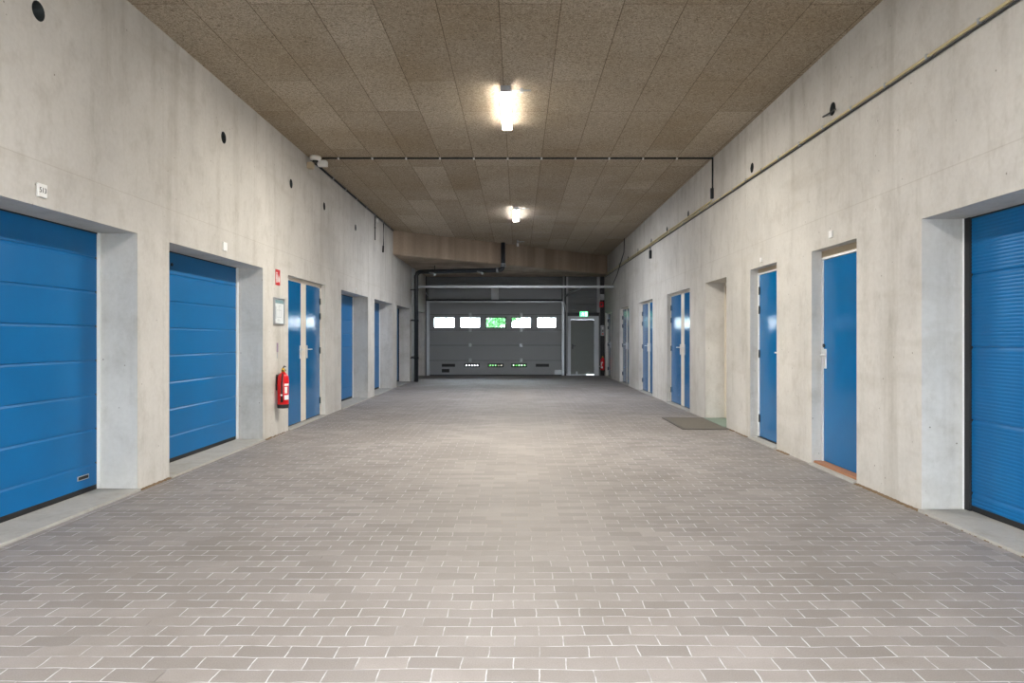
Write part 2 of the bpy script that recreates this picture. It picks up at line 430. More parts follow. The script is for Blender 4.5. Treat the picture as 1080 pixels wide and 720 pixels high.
def P_wall(side, x, y):
    X = WL if side < 0 else WR
    Y = F*X/(x-VX)
    return Vector((X, Y, H+(VY-y)*Y/F))

def P_at(x, y, Y):
    return Vector(((x-VX)*Y/F, Y, H+(VY-y)*Y/F))

# ------------------------------------------------------------------ the setting
L_OPEN = [(3.81, 6.35), (6.93, 9.47), (10.515, 12.53), (13.67, 16.09), (16.83, 19.19), (19.95, 22.30), (23.90, 25.80)]
R_OPEN = [(3.04, 5.584), (6.66, 7.68), (8.72, 9.71), (10.82, 12.03), (13.13, 15.14), (16.77, 18.65), (20.36, 22.20), (24.10, 25.80)]
HOLES_L = [(2.6), 5.04, 8.21, 10.65, 12.47, 14.87]
HOLES_R = [4.1, 7.17, 9.64, 13.25, 15.14, 16.92, 18.80, 20.50, 22.30]

def boolean_wall(name, box, cutters, mat, hole_x=None):
    mb = MB(); mb.box(*box); o = mb.build(name, mat, keep=True)
    c = MB()
    for k in cutters:
        if k[0] == 'box': c.box(*k[1])
        else:
            p0, p1, r = k[1]; c.tube([p0, p1], r, 20)
    co = c.build('cutter', mat, keep=True)
    md = o.modifiers.new('b', 'BOOLEAN'); md.operation = 'DIFFERENCE'; md.object = co; md.solver = 'EXACT'
    dg = bpy.context.evaluated_depsgraph_get(); dg.update()
    me = bpy.data.meshes.new_from_object(o.evaluated_get(dg))
    o.modifiers.clear(); o.data = me; me.name = name
    for p in me.polygons: p.use_smooth = False
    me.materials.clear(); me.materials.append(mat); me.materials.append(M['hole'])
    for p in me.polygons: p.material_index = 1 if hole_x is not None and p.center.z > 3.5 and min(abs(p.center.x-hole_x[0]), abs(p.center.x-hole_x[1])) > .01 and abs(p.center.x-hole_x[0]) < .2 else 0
    bpy.data.objects.remove(co, do_unlink=True)
    return o

cut = [('box', (WL+.2, WL-.45, a, b, -.2, LINTEL)) for a, b in L_OPEN]
cut += [('cyl', ((WL+.1, y, 3.68), (WL-.14, y, 3.68), .069)) for y in HOLES_L]
wl = boolean_wall('wall_left', (WL, WL-.62, YN, 26.6, -.25, CEIL+.06), cut, M['wall'], (WL, WL-.62))
tag(wl, 'long pale concrete wall with the fire extinguisher and garage doors', 'wall', kind='structure')
cut = [('box', (WR-.2, WR+.45, a, b, -.2, LINTEL)) for a, b in R_OPEN]
cut += [('cyl', ((WR-.1, y, 3.675), (WR+.14, y, 3.675), .067)) for y in HOLES_R]
wr = boolean_wall('wall_right', (WR, WR+.62, YN, 26.6, -.25, CEIL+.06), cut, M['wall'], (WR, WR+.62))
tag(wr, 'long pale concrete wall carrying the thin yellow pipe', 'wall', kind='structure')

mb = MB(); mb.box(WL-.02, WR+.02, YN, YE+.1, -.2, 0.0)
tag(mb.build('floor', M['floor'], keep=True), 'grey brown brick paved floor of the passage', 'floor', kind='structure')
for i, (x0, x1) in enumerate(((WL, WL+.105), (WR-.105, WR))):
    mb = MB(); mb.box(x0, x1, YN, YE-.3, -.05, .0025)
    tag(mb.build('trim_%d' % (i+1), M['edge'], keep=True), ('row of lengthwise pavers along the wall with the extinguisher', 'row of lengthwise pavers along the wall with the yellow pipe')[i], 'paving', kind='structure')
mb = MB(); mb.box(WL-.6, WR+.6, YN, 26.6, CEIL, CEIL+.25)
tag(mb.build('ceiling', M['ceiling'], keep=True), 'brown wood wool board ceiling with panel seams', 'ceiling', kind='structure')
mb = MB(); mb.box(-45, 45, -45, 70, -.4, -.22)
tag(mb.build('ground', M['ground'], keep=True), 'grey yard ground outside the overhead door', 'ground', kind='structure')

# diagonal dropped beam in front of the end wall
mb = MB(); mb.prism([(WL-.01, 19.3, 3.645), (WR+.01, 25.3, 3.645), (WR+.01, YE+.1, 3.645), (WL-.01, YE+.1, 3.645)], (0, 0, CEIL-3.645+.01))
bmesh.ops.recalc_face_normals(mb.bm, faces=mb.bm.faces[:])
es = [e for e in mb.bm.edges if all(abs(v.co.z-3.645) < 1e-4 for v in e.verts) and all(v.co.y < 25.5 for v in e.verts)]
bmesh.ops.bevel(mb.bm, geom=es, offset=.03, segments=1, affect='EDGES')
tag(mb.build('beam', M['beam'], keep=True), 'brown board marked beam crossing askew below the ceiling', 'beam', kind='structure')

# sills inside the openings
k = 3
for side, ops in ((-1, L_OPEN), (1, R_OPEN)):
    W = WL if side < 0 else WR
    for i, (a, b) in enumerate(ops):
        mb = MB(); mb.box(W-side*.035, W+side*.45, a+.002, b-.002, -.15, .024, .006)
        gr = side > 0 and i == 3
        o = mb.build('trim_%d' % k, M['sill_green'] if gr else M['sill'])
        names = (['nearest garage door under the 513 plate', 'garage door beside the red extinguisher', 'pair of blue doors beside the notice board', 'garage door beyond the double doors', 'narrow seen fifth doorway beyond', 'dark sixth doorway near the drain pipe', 'last doorway behind the drain pipe'] if side < 0 else
                 ['ribbed blue garage door', 'wide seen single blue door', 'narrow seen single blue door with the lamp reflection', 'deep open doorway beside the floor mat', 'double doors beyond the floor mat', 'second double doors beyond the mat', 'third double doors beyond the mat', 'dark doorway beside the end wall'])
        tag(o, ('greenish' if gr else 'pale concrete') + ' sill in front of the ' + names[i], 'sill', kind='structure')
        k += 1

# end wall with two openings
ES = YE/F
ex = lambda x: (x-VX)*26.2/F
ez = lambda y: H+(VY-y)*26.2/F
DX0, DX1 = ex(450.5), ex(594)
PX0, PX1 = ex(597), ex(631.5)
wb = boolean_wall('wall_back', (WL-.05, WR+.05, YE, YE+.2, -.2, 3.75),
                  [('box', (DX0+.12, DX1-.12, YE-.2, YE+.5, -.01, ez(320))), ('box', (PX0+.15, PX1-.15, YE-.2, YE+.5, .02, ez(336)))], M['clad'])
tag(wb, 'dark grey ribbed cladding wall closing the passage', 'wall', kind='structure')

wf = boolean_wall('wall_daylight_baffle', (WL-.62, WR+.62, YN-.3, YN, -.25, CEIL+.06), [('box', (-1.4, 1.3, YN-.6, YN+.3, -.01, 2.5))], M['wall'])  # unseen wall added behind the camera to cut the daylight coming in
tag(wf, 'unseen concrete wall added to narrow the daylight opening at the near end', 'wall', kind='structure')
# ------------------------------------------------------------------ doors
def grooved_panel(side, X, y0, y1, z0, z1, zlines, groove=.009, half=.007, ribs=None):
    """sectional curtain: one outline in (depth, z) pushed along Y"""
    zs = []
    z = z0
    pts = [(0, z0)]
    for zl in zlines:
        pts += [(0, zl-.020), (groove, zl-.003), (groove, zl+.003), (0, zl+.005)]
    pts.append((0, z1))
    if ribs:
        out = []
        for (d0, a), (d1, b) in zip(pts, pts[1:]):
            out.append((d0, a))
            if d0 == 0 and d1 == 0 and b-a > ribs*2:
                n = int((b-a)/ribs); p = (b-a)/n
                for q in range(n):
                    out += [(0, a+p*(q+.1)), (-.0018, a+p*(q+.35)), (-.0018, a+p*(q+.65)), (0, a+p*(q+.9))]
        out.append(pts[-1]); pts = out
    out = [(X+side*d, y0, z) for d, z in pts] + [(X+side*.045, y0, z1), (X+side*.045, y0, z0)]
    return MB().prism(out, (0, y1-y0, 0))

DN = [0]
def door_empty(loc, label):
    DN[0] += 1
    return empty('door_%d' % DN[0], loc, label, 'door', kind='structure')

def garage(side, a, b, label, pitch, first, ribs=None, black_guide=False, lock=False, badge=False, mat='blue'):
    W = WL if side < 0 else WR
    X = W+side*.345
    r = door_empty((X, (a+b)/2, .024), label)
    lines = []
    z = first
    while z < LINTEL-.05: lines.append(z); z += pitch
    pn = grooved_panel(side, X, a+.03, b-.035, .07, LINTEL+.02, lines, ribs=ribs).build('panel', M[mat], r)
    mb = MB(); mb.box(X+side*.002, X+side*.05, a+.03, b-.035, .024, .072, .004)
    mb.build('bottom_seal', M['black'], r)
    if black_guide:
        mb = MB()
        mb.box(X-side*.02, X+side*.05, b-.075, b-.012, .024, LINTEL, .003); mb.box(X-side*.02, X+side*.05, a+.012, a+.06, .024, LINTEL, .003)
        mb.build('guide_rail', M['black'], r)
        mb = MB(); mb.box(X-side*.03, X+side*.05, b-.012, b-.001, .024, LINTEL, .002)
        mb.build('edge_strip', M['white'], r)
    else:
        for (p, q) in ((b-.026, b-.001), (a+.001, a+.026)):
            mb = MB(); mb.box(X-side*.022, X+side*.05, p, q, .026, LINTEL, .003)
            mb.build('guide_rail', M['white'], r)
        mb = MB(); mb.box(X+side*.004, X+side*.05, b-.042, b-.026, .026, LINTEL); mb.box(X+side*.004, X+side*.05, a+.026, a+.042, .026, LINTEL)
        mb.build('rubber_seal', M['black'], r)
    mb = MB(); mb.box(X-side*.004, X+side*.05, a+.03, b-.03, LINTEL-.012, LINTEL)
    mb.build('head_seal', M['black'], r)
    if lock:
        mb = MB(); mb.tube([(X-side*.012, a+.75, 2.16), (X+side*.01, a+.75, 2.16)], .018, 14)
        mb.build('lock', M['black'], pn)
    if badge:
        yb = b-.30
        mb = MB(); mb.box(X-side*.004, X+side*.004, yb-.01, yb+.15, .145, .185, .003)
        bd = mb.build('maker_badge', M['steel'], pn)
        mb = MB(); mb.box(X-side*.0055, X-side*.003, yb, yb+.14, .152, .178, .001); mb.build('badge_face', M['black'], r)
    return r

def lever(parent, X, y, z, side, d, mat):
    """plate and lever on a leaf face at X; the lever points along d (+1 = away from the entrance)"""
    n = -side
    mb = MB()
    mb.box(X, X+n*.014, y-.027, y+.027, z-.145, z+.065, .005)
    mb.tube([(X, y, z-.075), (X+n*.014, y, z-.075)], .010, 12)
    mb.tube([(X, y, z), (X+n*.048, y, z), (X+n*.056, y+d*.012, z), (X+n*.056, y+d*.13, z)], .0095, 10)
    return mb.build('handle', mat, parent)

def hinge(parent, X, y, z, side, mat):
    mb = MB(); mb.tube([(X-side*.008, y, z-.055), (X-side*.008, y, z+.055)], .0085, 10)
    mb.box(X-side*.001, X-side*.006, y-.03, y+.03, z-.045, z+.045, .002)
    return mb.build('hinge', mat, parent)

def leaf(r, side, X, a, b, z1, handle_at, handle_dir, hinge_at, mat, z0=.036, dot=False):
    mb = MB(); mb.box(X, X+side*.045, a, b, z0, z1, .004)
    lf = mb.build('door_leaf', M[mat], r)
    lever(lf, X, handle_at, 1.185, side, handle_dir, M['fitting'])
    if dot:
        mb = MB(); mb.tube([(X, handle_at+.035, 1.285), (X-side*.012, handle_at+.035, 1.285)], .02, 14); mb.build('door_bumper', M['black'], lf)
    for z in (.28, 1.155, 1.75, 2.01): hinge(lf, X, hinge_at, z, side, M['dark'])
    return lf

def double_door(side, a, b, label, c0, c1, mat='blue_leaf'):
    W = WL if side < 0 else WR
    X = W+side*.085
    r = door_empty((X, (a+b)/2, .024), label)
    mb = MB()
    f0, f1 = X-side*.012, X+side*.07
    mb.box(f0, f1, a+.001, a+.03, .025, LINTEL); mb.box(f0, f1, b-.03, b-.001, .025, LINTEL)
    mb.box(f0, f1, a+.03, b-.03, LINTEL-.05, LINTEL-.001)
    mb.box(X-side*.002, f1, c0, c1, .025, LINTEL-.05, .001)
    mb.build('door_frame', M['cream'], r)
    mb = MB(); mb.box(X-side*.002, X+side*.06, a+.03, b-.03, .0245, .036)
    mb.build('threshold', M['black'], r)
    leaf(r, side, X, a+.034, c0-.004, LINTEL-.054, c0-.035, -1, a+.034, mat)
    leaf(r, side, X, c1+.004, b-.034, LINTEL-.054, c1+.035, 1, b-.034, mat)
    return r

def single_door(side, a, b, label, far_handle, head, sillmat, mat='blue_leaf', dot=False):
    W = WL if side < 0 else WR
    X = W+side*.115
    r = door_empty((X, (a+b)/2, .024), label)
    f0, f1 = X-side*.012, X+side*.07
    mb = MB(); mb.box(f0, f1, a+.001, a+.03, .025, LINTEL-head); mb.box(f0, f1, b-.032, b-.001, .025, LINTEL-head)
    mb.box(f0, f1, a+.001, b-.001, LINTEL-head-.024, LINTEL-head, .002)
    mb.build('door_frame', M['white'], r)
    mb = MB(); mb.box(X-side*.004, f1, a+.001, b-.001, LINTEL-head, LINTEL-.001)
    mb.build('head_board', M['beige'], r)
    mb = MB(); mb.box(W+side*.02 if sillmat == 'terracotta' else X-side*.02, X+side*.06, a+.003, b-.003, .0245, .046 if sillmat == 'terracotta' else .034, .003)
    mb.build('threshold', M[sillmat], r)
    ha, hd, hi = (b-.085, -1, a+.036) if far_handle else (a+.085, 1, b-.036)
    leaf(r, side, X, a+.034, b-.036, LINTEL-head-.028, ha, hd, hi, mat, .05 if sillmat == 'terracotta' else .036, dot)
    return r

garage(-1, *L_OPEN[0], 'blue sectional garage door under the 513 number plate', .302, .265, badge=True)
garage(-1, *L_OPEN[1], 'blue sectional garage door between the concrete piers before the red extinguisher', .290, .315, lock=True)
double_door(-1, *L_OPEN[2], 'blue double doors beside the red extinguisher and the notice board', 11.40, 11.67)
garage(-1, *L_OPEN[3], 'blue garage door in the recess just beyond the double doors by the extinguisher', .29, .315)
garage(-1, *L_OPEN[4], 'narrowly visible blue garage door in the second recess beyond the double doors by the extinguisher', .29, .315)
garage(-1, *L_OPEN[5], 'dark garage door edge in the recess just before the black drain pipe', .29, .315, black_guide=True)
garage(-1, *L_OPEN[6], 'garage door hidden deep in the recess behind the black drain pipe', .29, .315, black_guide=True)
garage(1, *R_OPEN[0], 'bright blue finely ribbed garage door with black side rails', .563, .170, ribs=.026, black_guide=True)
single_door(1, *R_OPEN[1], 'blue single door with silver lever above an orange brown threshold', True, .07, 'terracotta', dot=True)
single_door(1, *R_OPEN[2], 'blue single door with dark hinges between the floor mat and the orange threshold', False, .05, 'black')
W_ = R_OPEN[3]
# deep doorway beside the mat
r = door_empty((WR+.36, sum(W_)/2, .024), 'pale door at the back of the deep bare doorway beside the floor mat')
mb = MB(); mb.box(WR+.315, WR+.44, W_[1]-.05, W_[1]-.001, .025, LINTEL); mb.box(WR+.315, WR+.44, W_[0]+.001, W_[0]+.05, .025, LINTEL); mb.box(WR+.315, WR+.44, W_[0]+.05, W_[1]-.05, LINTEL-.05, LINTEL-.001)
mb.build('door_frame', M['cream'], r)
leaf(r, 1, WR+.36, W_[0]+.054, W_[1]-.054, LINTEL-.054, W_[0]+.12, 1, W_[1]-.054, 'cream')
double_door(1, *R_OPEN[4], 'blue double doors nearest beyond the floor mat with bright window reflection', 13.93, 14.20)
double_door(1, *R_OPEN[5], 'second pair of blue double doors beyond the floor mat', 17.56, 17.80)
double_door(1, *R_OPEN[6], 'third pair of blue double doors beyond the floor mat', 21.15, 21.39)
double_door(1, *R_OPEN[7], 'dim double doors in the last opening before the dark corner post', 24.85, 25.05, 'blue_leaf')

# overhead door at the end, seen from inside
YD = 26.2                      # its inner face
r = door_empty(((DX0+DX1)/2, YD, 0), 'wide grey overhead door with a row of five bright windows')
zt = [ez(395.2), ez(380), ez(364), ez(348), ez(331.5), ez(318.5)]
wins = [(ex(458), ex(479.3)), (ex(485.8), ex(506)), (ex(513), ex(533)), (ex(540), ex(559.6)), (ex(566.8), ex(586.2))]
wz0, wz1 = ez(345.2), ez(335)
slots = [(ex(466), ex(480)), (ex(490.5), ex(505)), (ex(515.3), ex(530.3)), (ex(540), ex(555)), (ex(565), ex(579))]
sz0, sz1 = ez(386.7), ez(383.6)
xa, xb = ex(453), ex(592.5)
T0, T1 = YD, YD+.045
def holed(x0, x1, z0, z1, holes, hz0, hz1):
    mb = MB(); c = x0
    for a, b in holes:
        mb.box(c, a, T0, T1, z0, z1); mb.box(a, b, T0, T1, z0, hz0); mb.box(a, b, T0, T1, hz1, z1); c = b
    mb.box(c, x1, T0, T1, z0, z1)
    return mb
g = .006
holed(xa, xb, zt[0], zt[1]-g, slots[1:4], sz0, sz1).build('bottom_section', M['ohdoor'], r)
for i in (1, 2, 4):
    mb = MB(); mb.box(xa, xb, T0, T1, zt[i]+g, zt[i+1]-g, .004); mb.build('section', M['ohdoor'], r)
ws = holed(xa, xb, zt[3]+g, zt[4]-g, wins, wz0, wz1).build('window_section', M['ohdoor'], r)
mb = MB(); mb.box(xa, xb, T0+.02, T1-.002, zt[0]+.02, zt[1]-.0); 
mb.bm.free()
mb = MB()
for i in range(1, 5): mb.box(xa, xb, T0+.012, T1-.004, zt[i]-g*1.2, zt[i]+g*1.2)
mb.build('joint_seal', M['black'], r)
for a, b in wins:
    mb = MB(); w = .035
    mb.box(a-w, b+w, T0-.012, T0-.0005, wz1, wz1+w); mb.box(a-w, b+w, T0-.012, T0-.0005, wz0-w, wz0); mb.box(a-w, a, T0-.012, T0-.0005, wz0, wz1); mb.box(b, b+w, T0-.012, T0-.0005, wz0, wz1)
    fr = mb.build('window_frame', M['dark'], ws)
    mb = MB(); mb.box(a, b, T0+.018, T0+.024, wz0, wz1); mb.build('pane', M['glass'], ws)
for i, (a, b) in enumerate(slots):
    mb = MB()
    if i in (0, 4): mb.box(a, b, T0-.014, T0-.0005, sz0, sz1, .003)
    else:
        n = 5
        for q in range(n+1):
            x = a+(b-a)*q/n; mb.box(x-.032, x+.032, T0-.01, T0+.02, sz0, sz1)
        mb.box(a-.02, b+.02, T0-.012, T0-.0005, sz1-.034, sz1+.015); mb.box(a-.02, b+.02, T0-.012, T0-.0005, sz0-.015, sz0+.034)
    mb.build('vent_slot', M['black'], r)
mb = MB(); mb.box(ex(466), ex(474), T0-.03, T0-.0005, ez(392.6), ez(389), .008); mb.build('pull_handle', M['black'], r)
mb = MB(); mb.box(ex(585), ex(592.3), T0-.05, T0-.0005, ez(394.8), ez(390), .008); mb.box(ex(586.5), ex(589.5), T0-.06, T0-.0505, ez(394), ez(391.5), .004); mb.build('corner_bracket', M['galv'], r)
for x in (496, 549.7):
    for y in (331.7, 348, 363.7, 379.7):
        mb = MB(); mb.box(ex(x)-.05, ex(x)+.05, T0-.012, T0-.0005, ez(y)-.07, ez(y)+.07, .004); mb.tube([(ex(x)-.055, T0-.016, ez(y)), (ex(x)+.055, T0-.016, ez(y))], .018, 10)
        mb.build('hinge', M['galv'], r)
mb = MB(); mb.box(xa-.02, xb+.02, T0-.008, T0-.0006, .0005, zt[0]+.012, .002); mb.box(xa-.02, xb+.02, T0+.003, T1, .0005, zt[0]-.001); mb.build('bottom_seal', M['black'], r)
for x0, x1, bx0, bx1 in ((ex(450), ex(453), ex(447.2), ex(450)), (ex(592.6), ex(595), ex(595.05), ex(597))):
    mb = MB(); mb.box(x0, x1, T0-.04, T1, .0, ez(318)); mb.build('guide_rail', M['galv'], r)
    mb = MB(); mb.box(bx0, bx1, T0-.09, T1, .0, ez(289), .004); mb.build('track_post', M['dark'], r)
mb = MB(); mb.tube([(ex(450), T0-.13, ez(316.6)), (ex(594), T0-.13, ez(316.6))], .026, 12); mb.build('spring_shaft', M['dark'], r)
mb = MB(); mb.box(ex(450), ex(594), T0-.05, T0+.02, ez(318.6), ez(317.6)); mb.build('top_rail', M['galv'], r)
mb = MB(); mb.box(ex(452), ex(592), T0+.0, T0+.03, ez(315.5), ez(304.5), .004); mb.build('header_panel', M['ohdoor'], r)
mb = MB(); mb.box(ex(518.2), ex(526), T0-.16, T0-.001, ez(316), ez(304.3), .012); mb.box(ex(521.6), ex(522.6), T0-.17, T0-.161, ez(314), ez(306), .001)
mb.build('motor_box', M['framegrey'], r)
mb = MB(); mb.tube([P_at(597.5, 312, 26.05), P_at(600, 309, 25.9), P_at(606, 306.5, 25.6), P_at(612, 304, 25.2)], .035, 10); mb.build('curved_track', M['galv'], r)
mb = MB(); mb.tube([P_at(445, 303, 26.0), P_at(451.5, 312, 26.05)], .02, 8); mb.build('brace', M['galv'], r)
mb = MB(); mb.tube([P_at(594.5, 291, 26.0), P_at(594.5, 318, 26.0), P_at(596, 322, 26.0), P_at(597.8, 330, 26.0), P_at(597.8, 394, 26.0)], .03, 10); mb.build('cable_conduit', M['grey'], r)

# pedestrian door beside it
r = door_empty(((PX0+PX1)/2, YD, 0), 'narrow grey personnel door with pale frame under the green exit sign')
z1 = ez(333.2)
mb = MB()
mb.box(PX0, PX0+.17, YD-.03, YE+.06, 0, z1, .006); mb.box(PX1-.17, PX1, YD-.03, YE+.06, 0, z1, .006); mb.box(PX0+.17, PX1-.17, YD-.03, YE+.06, z1-.13, z1, .006)
mb.build('door_frame', M['framegrey'], r)
mb = MB(); mb.box(PX0+.175, PX1-.175, YD, YE+.05, .045, z1-.135, .004); lf = mb.build('door_leaf', M['clad2'], r)
mb = MB(); xh = PX0+.24
mb.box(xh-.02, xh+.02, YD-.01, YD-.0005, .98, 1.16, .003); mb.tube([(xh, YD-.005, 1.09), (xh, YD-.05, 1.09), (xh+.12, YD-.055, 1.09)], .012, 10)
mb.build('handle', M['dark'], lf)
for z in (.25, 1.1, 1.85):
    mb = MB(); mb.tube([(PX1-.17, YD-.035, z-.06), (PX1-.17, YD-.035, z+.06)], .014, 10); mb.build('hinge', M['galv'], lf)
mb = MB(); mb.box(PX0+.17, ex(618.5), YD-.05, YD+.02, .002, .05, .004); mb.build('threshold', M['galv'], r)
mb = MB(); mb.box(ex(607.5), ex(609.2), YD-.05, YD-.0005, ez(395), ez(391.6), .004); mb.build('foot_bolt', M['galv'], lf)
mb = MB(); mb.box(ex(597), ex(598.6), YD-.045, YD-.031, ez(346.5), ez(343), .002); mb.build('warning_label', M['yellow'], r)
# dark transom and upright strips above it
mb = MB(); mb.box(PX0, PX1, YD-.02, YE-.002, ez(333), ez(329.5), .004)
tag(mb.build('trim_30', M['dark']), 'dark transom bar above the personnel door', 'trim', kind='structure')
for i, (x0, x1) in enumerate(((596.8, 599.2), (629.8, 632.6))):
    mb = MB(); mb.box(ex(x0), ex(x1), YD+.0, YE-.002, ez(329.4), ez(290), .004)
    tag(mb.build('trim_%d' % (31+i), M['grey']), ('pale upright strip above the personnel door beside the overhead door track', 'pale upright strip above the personnel door beside the dark post')[i], 'trim', kind='structure')

# ------------------------------------------------------------------ lamps
def lamp(x, y, length, mat, label):
    r = empty('ceiling_light', (x, y, CEIL-.11), label, 'ceiling light', 'strip lights along the ceiling')
    mb = MB(); mb.box(x-.06, x+.06, y-length/2, y+length/2, CEIL-.079, CEIL-.001, .006); mb.build('housing', M['grey'], r)
    pr = [(x+.060*math.cos(a), y-length/2+.015, CEIL-.0795-.0045*math.sin(a)) for a in [PI*i/10 for i in range(11)]]
    mb = MB(); mb.prism(pr, (0, length-.03, 0)); mb.build('diffuser', mat, r)
    for s_ in (-1, 1):
        mb = MB(); yy = y+s_*(length/2-.006)
        mb.box(x-.064, x+.064, yy-.005, yy+.005, CEIL-.083, CEIL-.05, .003); mb.build('end_cap', M['white'], r)
    mb = MB(); mb.tube([(x+.06, y-length/2+.12, CEIL-.02), (x+.30, y-length/2+.12, CEIL-.02)], .010, 8)
    mb.box(x+.17, x+.21, y-length/2+.09, y-length/2+.15, CEIL-.045, CEIL-.001, .004); mb.build('cable_stub', M['grey'], r)
    return r
lamp(-.15, 9.0, 1.5, M['lamp_a'], 'nearer strip light on the ceiling, glowing between the boards before the cross conduit')
lamp(-.05, 16.6, 1.5, M['lamp_b'], 'farther strip light on the ceiling between the cross conduit and the beam')
lamp(-.22, 1.3, 1.5, M['lamp_c'], 'strip light on the ceiling closest to the entrance')
# small sensor by the beam
pt = P_at(546, 252, 21.2)
r = empty('motion_sensor', (pt.x, 21.2, CEIL-.2), 'small pale sensor hanging from the ceiling in front of the beam', 'sensor')
mb = MB(); mb.tube([(pt.x, 21.2, CEIL-.001), (pt.x, 21.2, CEIL-.1)], .02, 10); mb.build('mounting_stem', M['grey'], r)
mb = MB(); mb.lathe((pt.x, 21.2, CEIL-.2), [(0, 0), (.03, .01), (.036, .05), (.03, .1), (0, .1)], 16); mb.build('sensor_head', M['white'], r)
mb = MB(); mb.tube([(pt.x+.02, 21.2, CEIL-.05), (pt.x+.2, 21.2, CEIL-.05)], .015, 8); mb.build('cable_stub', M['grey'], r)

# ------------------------------------------------------------------ pipes and cables
YC = 11.54
r = empty('ceiling_conduit', (0, YC, CEIL-.03), 'thin dark conduit clipped straight across the ceiling', 'conduit')
mb = MB(); mb.tube([(WL+.22, YC, CEIL-.016), (WR-.012, YC, CEIL-.016)], .013, 10); mb.build('conduit_tube', M['dark'], r)
k = -5
while -.17+.549*k < WR-.2:
    x = -.17+.549*k
    mb = MB(); mb.box(x-.014, x+.014, YC-.022, YC+.022, CEIL-.034, CEIL-.001, .003); mb.build('mounting_clip', M['white'], r)
    k += 1
r = empty('wall_conduit', (WR-.016, YC, 3.62), 'dark vertical conduit dropping from the ceiling to the yellow pipe', 'conduit')
mb = MB(); mb.tube([(WR-.016, YC, CEIL-.001), (WR-.016, YC, 3.80)], .013, 10); mb.build('conduit_tube', M['dark'], r)
mb = MB(); mb.box(WR-.05, WR-.001, YC-.025, YC+.025, 3.63, 3.80, .006); mb.build('junction_box_mount', M['dark'], r)
# yellow pipe
yz = lambda y: 3.50+.0046*y
r = empty('yellow_pipe', (WR-.03, 12, 3.5), 'long thin yellow pipe running along the concrete wall below the round holes', 'pipe')
mb = MB(); mb.tube([(WR-.028, y, yz(y)) for y in (-3.9, 4, 10, 16, 22, 25.9)], .0115, 10); mb.build('pipe_tube', M['yellow'], r)
mb = MB(); mb.tube([(WR-.013, y, yz(y)-.024) for y in (-3.9, 4, 10, 16, 22, 25.9)], .008, 8); mb.build('cable', M['dark'], r)  # dark tube standing in for the pipe's shadow line, not a real cable
y = 3.6
while y < 26:
    mb = MB(); mb.box(WR-.044, WR-.0005, y-.012, y+.012, yz(y)-.02, yz(y)+.018, .003); mb.build('mounting_clamp', M['galv'], r)
    y += .62 if y < 12 else 1.2
mb = MB(); mb.tube([(WR-.028, y, yz(y)+.046) for y in (YC, 14, 18, 22, 25.9)], .011, 8)
tag(mb.build('mounted_cable', M['yellow']), 'second thin tan cable above the yellow pipe beyond the conduit drop', 'cable')
mb = MB(); mb.box(WR-.06, WR-.001, 16.85, 16.93, 3.26, 3.46, .01); mb.tube([(WR-.03, 16.89, 3.46), (WR-.03, 16.89, 3.535)], .012, 8)  # short dark bracket under the pipe
tag(mb.build('mounted_bracket', M['dark']), 'small dark bracket hanging under the yellow pipe', 'box')
# rod in a hole
mb = MB(); mb.tube([(WR-.035, 7.03, 3.625), (WR-.03, 7.17, 3.632), (WR-.035, 7.31, 3.64)], .010, 8); mb.tube([(WR-.03, 7.17, 3.632), (WR+.10, 7.17, 3.64)], .011, 8)
tag(mb.build('mounting_rod', M['dark']), 'short dark rod lying across a round wall hole above the yellow pipe', 'rod')
# cable along the ceiling edge, drops
r = empty('edge_cable', (WL+.02, 15, CEIL-.04), 'dark cable bundle along the ceiling edge from the camera to the beam', 'cable')
mb = MB(); mb.tube([(WL+.02, 11.62, CEIL-.02), (WL+.02, 19.25, CEIL-.02)], .018, 8); mb.build('cable_run', M['dark'], r)
for i in range(8):
    y = 12+i*.95; mb = MB(); mb.box(WL+.0005, WL+.045, y-.012, y+.012, CEIL-.045, CEIL-.001, .002); mb.build('mounting_clip', M['grey'], r)
r = empty('hanging_cable', (WL+.012, 16.83, 3.69), 'dark cable hanging straight down the wall after the round holes, nearer the camera device', 'cable')
mb = MB(); mb.tube([(WL+.012, 16.83, CEIL-.04), (WL+.012, 16.83, 3.69)], .011, 8); mb.build('cable_run', M['dark'], r)
mb = MB(); mb.box(WL+.0005, WL+.026, 16.80, 16.86, 3.97, 4.0, .003); mb.build('mounting_clip', M['dark'], r)
mb = MB(); mb.box(WL+.0005, WL+.05, 16.99, 17.07, 4.14, 4.24, .006); mb.build('junction_box', M['white'], r)
r = empty('hanging_cable', (WL+.012, 17.9, 3.55), 'dark cable hanging beside the beam with a thicker end', 'cable')
mb = MB(); mb.tube([(WL+.012, 17.9, CEIL-.04), (WL+.012, 17.9, 3.72), (WL+.016, 17.82, 3.67)], .012, 8); mb.build('cable_run', M['dark'], r)
mb = MB(); mb.tube([(WL+.02, 17.82, 3.68), (WL+.02, 17.79, 3.52)], .022, 10); mb.build('cable_end', M['black'], r)

